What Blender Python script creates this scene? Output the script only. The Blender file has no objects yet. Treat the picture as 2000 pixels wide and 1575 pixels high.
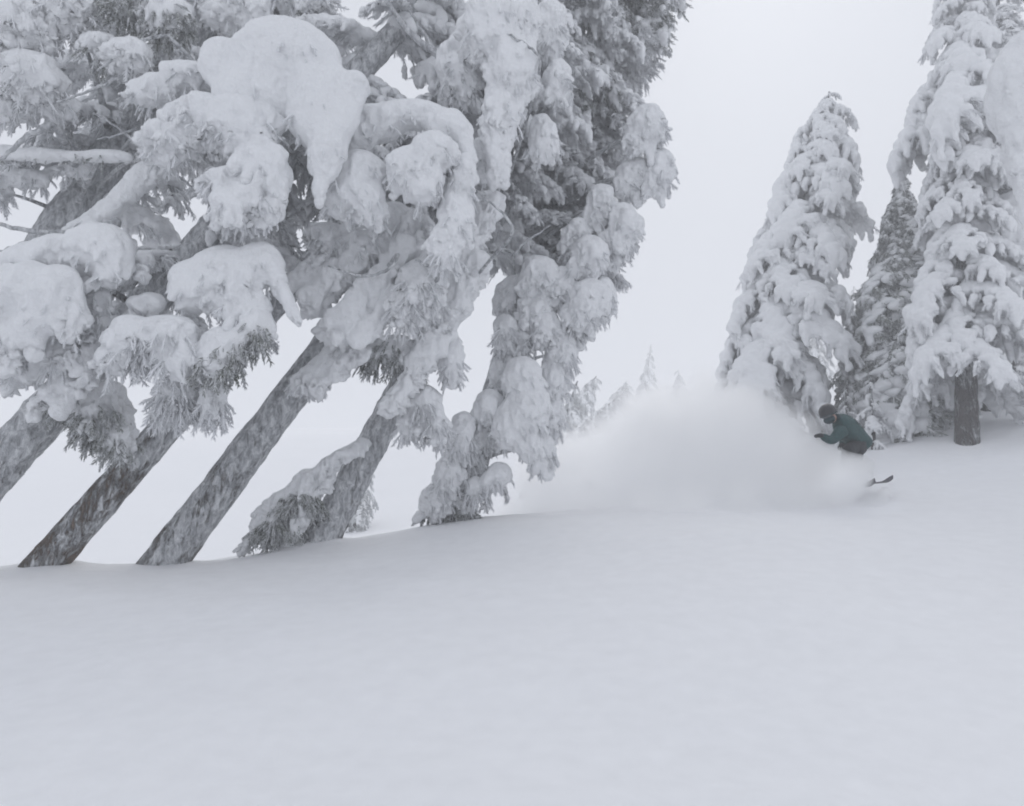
import bpy, bmesh, math, random, time
import numpy as np
import openvdb
from mathutils import Vector, Matrix, Quaternion
T0 = time.time()
sc = bpy.context.scene
C = sc.collection

# ------------------------------------------------------------------ camera, sky, sun, exposure
F = 1300.0; PITCH = math.radians(15)          # focal length in photo pixels (photo 2000 px wide)
cam_d = bpy.data.cameras.new('camera'); cam = bpy.data.objects.new('camera', cam_d); C.objects.link(cam)
cam.location = (0, 0, 0); cam.rotation_euler = (math.pi/2 + PITCH, 0, 0)
cam_d.sensor_width = 36; cam_d.lens = 36*F/2000; cam_d.clip_end = 1000; cam_d.clip_start = .05
sc.camera = cam
world = bpy.data.worlds.new('World'); sc.world = world; world.use_nodes = True
SUN_EL, SUN_AZ = math.radians(48), math.radians(25)
def build_world():
    nt = world.node_tree; N = nt.nodes; L = nt.links
    bg = N['Background']
    sky = N.new('ShaderNodeTexSky'); sky.sky_type = 'NISHITA'; sky.sun_disc = False
    sky.sun_elevation = SUN_EL; sky.sun_rotation = SUN_AZ; sky.dust_density = 4
    hs = N.new('ShaderNodeHueSaturation'); hs.inputs['Saturation'].default_value = .2
    mx = N.new('ShaderNodeMix'); mx.data_type = 'RGBA'; mx.inputs[0].default_value = .96   # cloud deck over the sky
    mx.inputs[7].default_value = (7.0, 7.3, 8.0, 1)
    L.new(sky.outputs[0], hs.inputs['Color']); L.new(hs.outputs[0], mx.inputs[6])
    L.new(mx.outputs[2], bg.inputs[0]); bg.inputs[1].default_value = .1
build_world()
sun_d = bpy.data.lights.new('sun', 'SUN'); sun_d.energy = .75; sun_d.angle = math.radians(40); sun_d.color = (1, .97, .93)
sun = bpy.data.objects.new('sun', sun_d); C.objects.link(sun)
# the sun stands ahead of the camera to the right
sd = Vector((math.sin(SUN_AZ)*math.cos(SUN_EL), math.cos(SUN_AZ)*math.cos(SUN_EL), math.sin(SUN_EL)))
sun.rotation_euler = sd.to_track_quat('Z', 'Y').to_euler()
sc.view_settings.view_transform = 'Standard'; sc.view_settings.look = 'None'
sc.view_settings.exposure = 0; sc.view_settings.gamma = 1; sc.view_settings.use_curve_mapping = False
HAZE = .009
cy = sc.cycles
cy.max_bounces = 22; cy.diffuse_bounces = 4; cy.glossy_bounces = 1; cy.transmission_bounces = 1
cy.volume_bounces = 20; cy.transparent_max_bounces = 4; cy.use_denoising = True
cy.volume_step_rate = 1.5; cy.volume_max_steps = 96
cy.sample_clamp_indirect = 4
cy.pixel_filter_type = 'BLACKMAN_HARRIS'; cy.filter_width = 1.9
cy.use_adaptive_sampling = True; cy.adaptive_threshold = .02

cp, sp = math.cos(PITCH), math.sin(PITCH)
def P(px, py, Y):
    """the point at distance Y (world y) in the direction of photo pixel (px, py)"""
    a = (px-1000)/F; b = (787.5-py)/F
    d = np.array([a, cp - b*sp, sp + b*cp]); return d*(Y/d[1])
def V(px, py, Y): return Vector(P(px, py, Y))
def proj(p):
    x, y, z = p; f = y*cp + z*sp; u = -y*sp + z*cp
    return 1000+F*x/f, 787.5-F*u/f

# ------------------------------------------------------------------ numpy noise
_lat = np.random.RandomState(7).rand(48, 48, 48).astype(np.float32)
def vnoise(x, y, z):
    """value noise in -1..1"""
    xi = np.floor(x); yi = np.floor(y); zi = np.floor(z)
    fx = x-xi; fy = y-yi; fz = z-zi
    fx = fx*fx*(3-2*fx); fy = fy*fy*(3-2*fy); fz = fz*fz*(3-2*fz)
    i0 = xi.astype(int) % 48; j0 = yi.astype(int) % 48; k0 = zi.astype(int) % 48
    i1 = (i0+1) % 48; j1 = (j0+1) % 48; k1 = (k0+1) % 48
    a = _lat[i0, j0, k0]*(1-fx)+_lat[i1, j0, k0]*fx; b = _lat[i0, j1, k0]*(1-fx)+_lat[i1, j1, k0]*fx
    c = _lat[i0, j0, k1]*(1-fx)+_lat[i1, j0, k1]*fx; d = _lat[i0, j1, k1]*(1-fx)+_lat[i1, j1, k1]*fx
    return ((a*(1-fy)+b*fy)*(1-fz)+(c*(1-fy)+d*fy)*fz)*2-1
def fbm(p, f, o=3, off=0., sz=1.):
    r = 0; a = 1
    for i in range(o):
        r = r + a*vnoise(p[..., 0]*f+off, p[..., 1]*f+off*1.7+3.1, p[..., 2]*f*sz+off*.6+7.7); f *= 2.1; a *= .5
    return r

# ------------------------------------------------------------------ materials
def mat(name):
    m = bpy.data.materials.new(name); m.use_nodes = True
    nt = m.node_tree; return m, nt.nodes, nt.links, nt.nodes['Principled BSDF']
def noise(N, L, scale, detail=4, rough=.6, vec=None, dist=0):
    n = N.new('ShaderNodeTexNoise'); n.inputs['Scale'].default_value = scale
    n.inputs['Detail'].default_value = detail; n.inputs['Roughness'].default_value = rough
    n.inputs['Distortion'].default_value = dist
    if vec: L.new(vec, n.inputs['Vector'])
    return n
def ramp(N, L, src, stops):
    r = N.new('ShaderNodeValToRGB'); e = r.color_ramp.elements
    while len(e) < len(stops): e.new(.5)
    for k, (p, c) in zip(e, stops): k.position = p; k.color = (*c, 1)
    L.new(src, r.inputs[0]); return r
def bump(N, L, h, st, dist, bsdf, normal=None):
    b = N.new('ShaderNodeBump'); b.inputs['Strength'].default_value = st; b.inputs['Distance'].default_value = dist
    L.new(h, b.inputs['Height'])
    if normal: L.new(normal, b.inputs['Normal'])
    L.new(b.outputs[0], bsdf.inputs['Normal']); return b
def snow_material(name, col, fine, st, rough_st=0):
    m, N, L, b = mat(name)
    tc = N.new('ShaderNodeTexCoord')
    n = noise(N, L, fine, 6, .65, tc.outputs['Object'])
    r = ramp(N, L, n.outputs[0], [(.3, tuple(c*.95 for c in col)), (.7, col)])
    L.new(r.outputs[0], b.inputs['Base Color'])
    b.inputs['Roughness'].default_value = .9; b.inputs['Specular IOR Level'].default_value = .15
    n3 = noise(N, L, fine*.3, 3, .6, tc.outputs['Object']); s3 = N.new('ShaderNodeMath'); s3.operation = 'MULTIPLY_ADD'; s3.inputs[1].default_value = 1.5
    L.new(n3.outputs[0], s3.inputs[0]); L.new(n.outputs[0], s3.inputs[2])
    bump(N, L, s3.outputs[0], st, .025, b)
    return m
SNOW = snow_material('settled_snow', (.88, .89, .905), 26, .75)
GROUND = snow_material('powder_snow', (.90, .905, .92), 6, .3)
def rime_material(name, needle, rime, share):
    """needles under rime: a mix of the dark needle colour and white frost in streaks"""
    m, N, L, b = mat(name)
    tc = N.new('ShaderNodeTexCoord')
    n = noise(N, L, 9, 5, .7, tc.outputs['Object']); n2 = noise(N, L, 45, 3, .7, tc.outputs['Object'])
    a = N.new('ShaderNodeMath'); a.operation = 'ADD'; L.new(n.outputs[0], a.inputs[0]); L.new(n2.outputs[0], a.inputs[1])
    r = ramp(N, L, a.outputs[0], [(.5, (0, 0, 0)), (1.0, (1, 1, 1))])
    r.color_ramp.elements[0].position = max(0, .5-(share-.5)*.6)-.08; r.color_ramp.elements[1].position = max(.05, .5-(share-.5)*.6+.1)
    sc_ = N.new('ShaderNodeMath'); sc_.operation = 'MULTIPLY'; sc_.inputs[1].default_value = .5
    L.new(a.outputs[0], sc_.inputs[0]); L.new(sc_.outputs[0], r.inputs[0])
    mx = N.new('ShaderNodeMix'); mx.data_type = 'RGBA'; mx.inputs[6].default_value = (*needle, 1); mx.inputs[7].default_value = (*rime, 1)
    L.new(r.outputs[0], mx.inputs[0]); L.new(mx.outputs[2], b.inputs['Base Color'])
    b.inputs['Roughness'].default_value = .85; b.inputs['Specular IOR Level'].default_value = .2
    return m
RIME = rime_material('rimed_needles', (.22, .24, .225), (.8, .81, .83), .74)
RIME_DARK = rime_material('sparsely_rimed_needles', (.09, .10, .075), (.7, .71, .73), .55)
RIME_PALE = rime_material('thickly_rimed_needles', (.3, .32, .28), (.72, .74, .75), .75)
def bark_material(name, bark, snow_lo, snow_hi):
    m, N, L, b = mat(name)
    tc = N.new('ShaderNodeTexCoord'); mp = N.new('ShaderNodeMapping'); mp.inputs['Scale'].default_value = (1, 1, .22)
    L.new(tc.outputs['Object'], mp.inputs[0])
    n = noise(N, L, 26, 6, .7, mp.outputs[0], .6)
    rb = ramp(N, L, n.outputs[0], [(.3, tuple(c*.45 for c in bark)), (.55, bark), (.8, tuple(min(1, c*1.5) for c in bark))])
    mp2 = N.new('ShaderNodeMapping'); mp2.inputs['Scale'].default_value = (1, 1, .45); L.new(tc.outputs['Object'], mp2.inputs[0])
    s1 = noise(N, L, 3.2, 3, .6, mp2.outputs[0], .4); s2 = noise(N, L, 24, 4, .75, mp.outputs[0], .8)
    # rime plastered on the trunk, more with height
    sx = N.new('ShaderNodeSeparateXYZ'); L.new(tc.outputs['Object'], sx.inputs[0])
    mr = N.new('ShaderNodeMapRange'); mr.inputs[1].default_value = .2; mr.inputs[2].default_value = 2.6
    mr.inputs[3].default_value = snow_lo; mr.inputs[4].default_value = snow_hi; L.new(sx.outputs[2], mr.inputs[0])
    ad = N.new('ShaderNodeMath'); ad.operation = 'MULTIPLY_ADD'; ad.inputs[1].default_value = .55
    L.new(s2.outputs[0], ad.inputs[0]); 
    sc1 = N.new('ShaderNodeMath'); sc1.operation = 'MULTIPLY_ADD'; sc1.inputs[1].default_value = .6; L.new(s1.outputs[0], sc1.inputs[0]); L.new(mr.outputs[0], sc1.inputs[2])
    L.new(sc1.outputs[0], ad.inputs[2])
    r = ramp(N, L, ad.outputs[0], [(.52, (0, 0, 0)), (.64, (1, 1, 1))])
    mx = N.new('ShaderNodeMix'); mx.data_type = 'RGBA'
    s4 = noise(N, L, 14, 5, .75, mp2.outputs[0], .5)
    rr_ = ramp(N, L, s4.outputs[0], [(.3, (.16, .16, .165)), (.46, (.42, .43, .45)), (.64, (.78, .79, .8))]); L.new(rr_.outputs[0], mx.inputs[7])
    L.new(r.outputs[0], mx.inputs[0]); L.new(rb.outputs[0], mx.inputs[6]); L.new(mx.outputs[2], b.inputs['Base Color'])
    b.inputs['Roughness'].default_value = .9; b.inputs['Specular IOR Level'].default_value = .15
    h = N.new('ShaderNodeMath'); h.operation = 'ADD'; L.new(s4.outputs[0], h.inputs[0]); L.new(r.outputs[0], h.inputs[1])
    bump(N, L, h.outputs[0], 1., .04, b)
    return m
BARK = bark_material('frosted_bark', (.17, .13, .105), -.03, .24)
BARK_MID = bark_material('streaked_bark', (.16, .13, .11), .05, .27)
BARK_WHITE = bark_material('plastered_bark', (.14, .12, .115), .08, .3)
BARK_FAR = bark_material('dark_bark', (.11, .1, .1), -.05, .05)
TWIG = bark_material('twig_bark', (.12, .105, .095), .1, .1)
def plain(name, col, rough=.7, met=0):
    m, N, L, b = mat(name); tc = N.new('ShaderNodeTexCoord')
    n = noise(N, L, 18, 4, .6, tc.outputs['Object'])
    r = ramp(N, L, n.outputs[0], [(.3, tuple(c*.75 for c in col)), (.7, tuple(min(1, c*1.15) for c in col))])
    L.new(r.outputs[0], b.inputs['Base Color']); b.inputs['Roughness'].default_value = rough; b.inputs['Metallic'].default_value = met
    if rough > .6: bump(N, L, n.outputs[0], .7, .03, b)
    return m

# ------------------------------------------------------------------ object helpers
def mesh_np(name, verts, quads=None, tris=None, m=None, smooth=True):
    me = bpy.data.meshes.new(name)
    nv = len(verts); q = np.zeros((0, 4), int) if quads is None else np.asarray(quads); t = np.zeros((0, 3), int) if tris is None else np.asarray(tris)
    me.vertices.add(nv); me.vertices.foreach_set('co', np.asarray(verts, dtype=np.float32).ravel())
    nl = len(q)*4+len(t)*3; me.loops.add(nl)
    me.loops.foreach_set('vertex_index', np.concatenate([q.ravel(), t.ravel()]).astype(np.int32))
    me.polygons.add(len(q)+len(t))
    st = np.concatenate([np.arange(len(q))*4, len(q)*4+np.arange(len(t))*3]).astype(np.int32)
    me.polygons.foreach_set('loop_start', st)
    me.update(calc_edges=True); me.validate()
    me.polygons.foreach_set('use_smooth', [smooth]*len(me.polygons))
    if m: me.materials.append(m)
    return me
def link(name, data, parent=None, loc=None):
    o = bpy.data.objects.new(name, data); C.objects.link(o)
    if parent: o.parent = parent
    if loc is not None: o.location = loc
    return o
def tag(o, label=None, cat=None, group=None, kind=None):
    for k, v in (('label', label), ('category', cat), ('group', group), ('kind', kind)):
        if v: o[k] = v
    return o

def tube_np(path, rad, sides=8, cap=True):
    """tapered tube along a path (n,3) -> verts, quads"""
    path = np.asarray(path, float); n = len(path)
    t = np.gradient(path, axis=0); t /= np.linalg.norm(t, axis=1)[:, None]+1e-9
    up = np.array([0, 0, 1.]) if abs(t[0][2]) < .9 else np.array([1., 0, 0])
    a = np.linspace(0, 2*math.pi, sides, endpoint=False); vs = []
    u = np.cross(t[0], up); u /= np.linalg.norm(u)
    for i in range(n):
        u = u - t[i]*np.dot(u, t[i]); u /= np.linalg.norm(u)+1e-9; w = np.cross(t[i], u)
        vs.append(path[i]+rad[i]*(np.cos(a)[:, None]*u+np.sin(a)[:, None]*w))
    vs = np.concatenate(vs)
    i = np.arange(n-1)[:, None]*sides; j = np.arange(sides)[None]; j2 = (j+1) % sides
    q = np.stack([i+j, i+j2, i+sides+j2, i+sides+j], -1).reshape(-1, 4)
    return vs, q
class Acc:
    def __init__(s): s.v = []; s.q = []; s.n = 0
    def add(s, v, q): s.v.append(v); s.q.append(q+s.n); s.n += len(v)
    def mesh(s, name, m, smooth=True):
        return mesh_np(name, np.concatenate(s.v), np.concatenate(s.q), None, m, smooth)

def sdf_mesh(name, ells, caps, vox, k, m, seed=0, low=(.03, 4.), rough=(.02, 22.), zs=.5, smooth=True, taper_rough=.25):
    """a snow body from ellipsoids (c, r) and cone capsules (p0, p1, r0, r1), blended and roughened on its sides"""
    pts = [np.array(c)+np.array(s)*np.array(r) for c, r in ells for s in ((1, 1, 1), (-1, -1, -1))]
    for p0, p1, r0, r1 in caps: pts += [np.array(p0)+r0, np.array(p0)-r0, np.array(p1)+r1, np.array(p1)-r1]
    lo = np.min(pts, 0)-low[0]*2-vox*3; hi = np.max(pts, 0)+low[0]*2+vox*3
    dims = np.ceil((hi-lo)/vox).astype(int)+1
    D = np.full(dims, 1e3, np.float32)
    def region(a, b):
        i0 = np.clip(np.floor((a-lo)/vox).astype(int), 0, dims-1); i1 = np.clip(np.ceil((b-lo)/vox).astype(int)+1, 1, dims)
        ax = [lo[d]+np.arange(i0[d], i1[d])*vox for d in range(3)]
        X, Y_, Z = np.meshgrid(*ax, indexing='ij', sparse=True)
        return tuple(slice(i0[d], i1[d]) for d in range(3)), X, Y_, Z
    def smin(s, d):
        a = D[s]; h = np.clip(k-np.abs(a-d), 0, None)/k
        D[s] = np.minimum(a, d)-h*h*k*.25
    mg = k+vox*3+low[0]*2
    for c, r in ells:
        c = np.array(c, float); r = np.array(r, float)
        s, X, Y_, Z = region(c-r-mg, c+r+mg)
        q0 = np.sqrt(((X-c[0])/r[0])**2+((Y_-c[1])/r[1])**2+((Z-c[2])/r[2])**2)
        q1 = np.sqrt(((X-c[0])/r[0]**2)**2+((Y_-c[1])/r[1]**2)**2+((Z-c[2])/r[2]**2)**2)+1e-6
        smin(s, (q0*(q0-1)/q1).astype(np.float32))
    for p0, p1, r0, r1 in caps:
        p0 = np.array(p0, float); p1 = np.array(p1, float); R = max(r0, r1)
        s, X, Y_, Z = region(np.minimum(p0, p1)-R-mg, np.maximum(p0, p1)+R+mg)
        ba = p1-p0; L2 = (ba**2).sum()+1e-9
        t = np.clip(((X-p0[0])*ba[0]+(Y_-p0[1])*ba[1]+(Z-p0[2])*ba[2])/L2, 0, 1)
        d = np.sqrt((X-p0[0]-t*ba[0])**2+(Y_-p0[1]-t*ba[1])**2+(Z-p0[2]-t*ba[2])**2)-(r0+(r1-r0)*t)
        smin(s, d.astype(np.float32))
    # low noise near the surface only
    idx = np.argwhere(np.abs(D) < low[0]*2.5+vox*2)
    p = lo+idx*vox
    D[tuple(idx.T)] += (low[0]*fbm(p, low[1], 2, seed*1.37)).astype(np.float32)
    g = openvdb.FloatGrid(); g.background = 1e3
    g.copyFromArray(np.ascontiguousarray(D))
    v, q = g.convertToQuads(isovalue=0.)
    v = v.astype(float)
    tri = np.concatenate([q[:, [0, 1, 2]], q[:, [0, 2, 3]]]).astype(int)
    v = v*vox+lo
    def normals(v):
        fn = np.cross(v[tri[:, 1]]-v[tri[:, 0]], v[tri[:, 2]]-v[tri[:, 0]]); nn = np.zeros_like(v)
        for c in range(3):
            for a in range(3): nn[:, a] += np.bincount(tri[:, c], fn[:, a], len(v))
        return nn/(np.linalg.norm(nn, axis=1)[:, None]+1e-12)
    nn = normals(v)
    cen = v.mean(0)
    if ((v-cen)*nn).sum() < 0: nn = -nn; q = q[:, ::-1]
    if rough[0] > 0:
        w = np.clip((taper_rough+.25-nn[:, 2])/.6, 0, 1)
        patch = np.clip(fbm(v, 3., 2, seed*.9+11)*1.6+.75, 0, 1)
        a = fbm(v, rough[1], 3, seed*.77, zs)
        v = v+nn*(rough[0]*(w*patch)*a)[:, None]
        c1 = fbm(v, rough[1]*.34, 2, seed*1.9+2, .6); c2 = np.abs(vnoise(v[:, 0]*rough[1]*.22+seed, v[:, 1]*rough[1]*.22, v[:, 2]*rough[1]*.16+5))
        crack = np.clip(1-c2/.09, 0, 1)*np.clip((.85-nn[:, 2])/.5, 0, 1)
        v = v+nn*(rough[0]*(1.1*c1*np.clip((.9-nn[:, 2])/.6, .12, 1)-.8*crack*patch))[:, None]
    return mesh_np(name, v, q, None, m, smooth)

RS = random.Random(11)
def finger(acc, p, d, L, r, rs, sag=.5, sides=4, seg=3):
    pts = []; p = np.array(p, float); d = np.array(d, float); d /= np.linalg.norm(d)+1e-9
    for i in range(seg+1):
        pts.append(p.copy()); d = d+np.array([rs.uniform(-.15, .15), rs.uniform(-.15, .15), -sag/seg]); d /= np.linalg.norm(d); p = p+d*L/seg
    rr = [r*(1-.15*i/seg) if i < seg else r*.25 for i in range(seg+1)]
    rr[0] *= .8
    v, q = tube_np(pts, rr, sides); acc.add(v, q); return pts
def spray(acc, p, d, L, r, rs, sag=.6, n=7):
    """a drooping twig with a herringbone of short frosted side twigs"""
    pts = finger(acc, p, d, L, r, rs, sag, 4, 4)
    d = np.array(pts[-1])-np.array(pts[0]); d /= np.linalg.norm(d)+1e-9
    side = np.cross(d, np.array([rs.uniform(-1, 1), rs.uniform(-1, 1), rs.uniform(-.3, .3)])); side /= np.linalg.norm(side)+1e-9
    for i in range(n):
        t = .15+.8*i/n; j = min(3, int(t*4)); f = t*4-j
        b = np.array(pts[j])*(1-f)+np.array(pts[j+1])*f
        s = 1 if i % 2 else -1
        finger(acc, b, d*.9+side*s*rs.uniform(.6, 1.)+np.array([0, 0, -.2]), L*.38*(1.15-t*.7)*rs.uniform(.7, 1.2), r*.72, rs, sag*.5, 3, 2)

# ------------------------------------------------------------------ bough kinds (unit length along +x, z up)
def bough_kind(seed, heavy=1., fine=0., vox=.022, nspray=70, fat=1., rough=.022, rime=None, arch=.22, droop=.35, spread=1., pale=None, fr=1.):
    rs = random.Random(seed)
    ar = arch*rs.uniform(.6, 1.3); dr = droop*rs.uniform(.7, 1.4)
    def axis(t): return np.array([t, .05*math.sin(t*4+seed), ar*4*t*(1-t)*.5-dr*t*t])
    sides = []
    t = .22; s = rs.choice((-1, 1))
    while t < .97:
        ang = rs.uniform(.55, 1.05)*s; L = rs.uniform(.3, .46)*(1.12-.72*t)*spread
        sides.append((t, ang, L)); s = -s; t += rs.uniform(.06, .11)
    def side_pt(t, ang, L, u):
        p = axis(t); return p+np.array([math.cos(ang)*L*u, math.sin(ang)*L*u, -.9*L*u*u+.05*u])
    ells = []; caps = []; br = Acc(); fo = Acc()
    for i in range(7):
        t = .12+i*.14; p = axis(t); r = fat*rs.uniform(.085, .135)*(1-.25*t)
        ells.append((p+[0, 0, r*.55], (r*1.25, r*1.1, r*.8*heavy)))
    for (t, ang, L) in sides:
        n = 3
        for i in range(n):
            u = (i+.7)/n; p = side_pt(t, ang, L, u); r = fat*rs.uniform(.06, .1)*(1-.3*u)*(1.1-.3*t)
            ells.append((p+[0, 0, r*.45], (r*1.15, r*1.15, r*.85*heavy)))
        tip = side_pt(t, ang, L, 1.)
        if rs.random() < .75:
            l = rs.uniform(.06, .2)*heavy
            caps.append((tip, tip+np.array([math.cos(ang)*l*.35, math.sin(ang)*l*.35, -l]), fat*rs.uniform(.045, .075), fat*.022))
    tip = axis(1.); caps.append((tip, tip+np.array([.06, 0, -.16*heavy]), fat*.08, .03))
    clump = sdf_mesh('snow_clump', ells, caps, vox, .05, SNOW, seed, (.016+.012*fine, 6.), (rough, 24.), .6)
    # branch wood
    pts = [axis(x) for x in np.linspace(-.03, .97, 9)]
    v, q = tube_np(pts, np.linspace(.03, .008, 9), 7); br.add(v, q)
    for (t, ang, L) in sides:
        pts = [side_pt(t, ang, L, u) for u in np.linspace(0, .95, 4)]
        v, q = tube_np(pts, np.linspace(.012, .005, 4), 5); br.add(v, q)
    # frosted foliage: hangs under and round the snow
    for i in range(nspray):
        if rs.random() < .25:
            t = rs.uniform(.1, 1); p = axis(t); d = np.array([.5, rs.uniform(-1, 1), -.35])
        else:
            (t, ang, L) = rs.choice(sides); u = rs.uniform(.15, 1.05); p = side_pt(t, ang, L, u)
            d = np.array([math.cos(ang)+.3, math.sin(ang)*1.1, 0])+np.array([rs.uniform(-.5, .5), rs.uniform(-.5, .5), rs.uniform(-1.3, -.1)])
        spray(fo, p-np.array([0, 0, .02]), d, fr*rs.uniform(.13, .26), .0105*fr, rs, .8, 8)
    return dict(branch=br.mesh('branch', TWIG), snow_clump=clump, needle_spray=fo.mesh('needle_spray', rime or RIME))
HEAVY = [bough_kind(i, 1.15, 0, .021, 80) for i in range(101, 106)]
ROUGH = [bough_kind(i, .7, 1., .02, 120, fat=.72, rough=.035, arch=.2, droop=.5) for i in range(201, 204)]
SPARSE = [bough_kind(i, .5, 1., .019, 170, fat=.45, rough=.03, rime=RIME, arch=.15, droop=.6, fr=1.15) for i in range(301, 303)]
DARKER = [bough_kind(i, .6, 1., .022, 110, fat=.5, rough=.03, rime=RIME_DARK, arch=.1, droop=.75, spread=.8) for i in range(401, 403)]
PALE = [bough_kind(i, .7, 1., .03, 50, fat=.6, rough=.03, rime=RIME_PALE, arch=.1, droop=.6, fr=1.3) for i in range(501, 503)]
print('kinds', round(time.time()-T0, 1))

def place_bough(tree, kind, loc, az, s, tilt=0., width=1., zsc=1., roll=0.):
    """loc in the tree's own coordinates (tree empties are never rotated)"""
    R = Matrix.Rotation(az, 4, 'Z') @ Matrix.Rotation(-tilt, 4, 'Y') @ Matrix.Rotation(roll, 4, 'X')
    b = link('branch', kind['branch'], tree)
    b.matrix_local = Matrix.Translation(loc) @ R @ Matrix.Diagonal((s, s*width, s*zsc, 1))
    link('snow_clump', kind['snow_clump'], b); tag(link('needle_spray', kind['needle_spray'], b), kind='stuff')
    return b

# ------------------------------------------------------------------ the ground
G_PIX = [ # photo x, y, distance: points of the snow surface
 (-400,1700,2.6),(1000,1720,2.3),(2400,1700,2.6),(0,1575,3.0),(1000,1575,2.9),(2000,1575,3.),(0,1400,4),(1000,1390,3.9),(2000,1350,4.1),
 (0,1250,5.4),(600,1225,5.4),(1000,1210,5.5),(1500,1165,5.8),(2000,1120,6.2),(-500,1350,4.5),(2500,1150,5),
 (-500,1165,6.6),(0,1150,6.9),(600,1120,7.2),(1000,1090,7.6),(1500,1035,8.2),(2000,985,8.8),
 (-600,1130,7.8),(80,1111,8.0),(310,1104,8.5),(610,1066,9.2),(900,1016,10.6),(1100,996,11.3),(1400,985,11.2),(1700,962,10.6),(2000,905,11.5),(2600,850,11),
 (-700,1190,11),(80,1170,12),(400,1150,13),(700,1120,14),(950,1060,15),(1885,862,13.6),(2000,822,14),(2500,740,14),
 (-900,1170,20),(100,1120,22),(500,1060,24),(900,1010,26),(1200,930,24),(1500,850,20),(1740,800,19),(2000,745,22),(2600,600,24),
 (-900,930,45),(100,900,48),(500,880,48),(900,850,48),(1250,820,46),(1600,760,45),(2100,700,45),(2600,600,45)]
cps = [P(*g) for g in G_PIX]
cps += [np.array(c) for c in [(-110,-100,-14),(0,-100,-22),(110,-100,-6),(-110,0,-7),(110,0,14),(-110,110,22),(0,110,25),(110,110,25),(-50,-40,-8),(50,-40,-2),(0,-4,-1.9),(0,-20,-5),(-60,75,15),(0,75,16.5),(60,75,18),(-110,60,7),(110,60,16),(-12,2,-1.9),(12,2,.4)]]
cps = np.array(cps)
def tps_fit(c):
    n = len(c); d = np.hypot(c[:, None, 0]-c[None, :, 0], c[:, None, 1]-c[None, :, 1])
    K = np.where(d > 0, d*d*np.log(d+1e-9), 0)+np.eye(n)*.02; A = np.zeros((n+3, n+3)); A[:n, :n] = K
    A[:n, n] = 1; A[:n, n+1:] = c[:, :2]; A[n, :n] = 1; A[n+1:, :n] = c[:, :2].T
    return np.linalg.solve(A, np.concatenate([c[:, 2], [0, 0, 0]]))
TW = tps_fit(cps)
def ground_z(x, y):
    x = np.asarray(x, float); y = np.asarray(y, float); sh = x.shape; x = x.ravel(); y = y.ravel()
    z = TW[-3]+TW[-2]*x+TW[-1]*y
    for i, c in enumerate(cps):
        d2 = (x-c[0])**2+(y-c[1])**2; z = z+TW[i]*.5*d2*np.log(d2+1e-12)
    p = np.stack([x, y, x*0], -1)
    near = np.exp(-((np.hypot(x, y-8)/40)**2))
    z = z+.06*fbm(p, .5, 2, 3)+.02*fbm(p*[.5, 1, 1], 1.7, 3, 9)*near+.5*(1-near)*fbm(p, .06, 3, 5)
    for bx, by, Yb in ((80, 1112, 8.0), (318, 1104, 8.5), (622, 1066, 9.2), (560, 1075, 9.1), (898, 1020, 10.6), (1888, 858, 13.4), (1935, 800, 15.5)):
        q = P(bx, by, Yb); d = np.hypot(x-q[0], (y-q[1]-.15)); z = z+.075*np.exp(-(d/.42)**2)*(1+.5*fbm(p, 3, 2, bx*.01))
    return z.reshape(sh)
def build_ground():
    n = 420
    a = np.linspace(-1, 1, n); xs = np.sinh(a*4.6)/math.sinh(4.6)*118
    b = np.linspace(-1, 1, n); ys = 7+np.sinh(b*4.6)/math.sinh(4.6)*112
    X, Y = np.meshgrid(xs, ys, indexing='ij'); Z = ground_z(X, Y)
    v = np.stack([X, Y, Z], -1).reshape(-1, 3)
    i = np.arange(n-1)[:, None]*n; j = np.arange(n-1)[None]
    q = np.stack([i+j, i+n+j, i+n+j+1, i+j+1], -1).reshape(-1, 4)
    o = link('snow_ground', mesh_np('snow_ground', v, q, None, GROUND)); tag(o, kind='structure')
    o['label'] = 'smooth snow slope rising to the right with untouched powder in front'
    return v
gv = build_ground()
def gz(x, y): return float(ground_z(np.array([x]), np.array([y]))[0])
print('ground', round(time.time()-T0, 1), 'z', gv[:, 2].min(), gv[:, 2].max())

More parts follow.
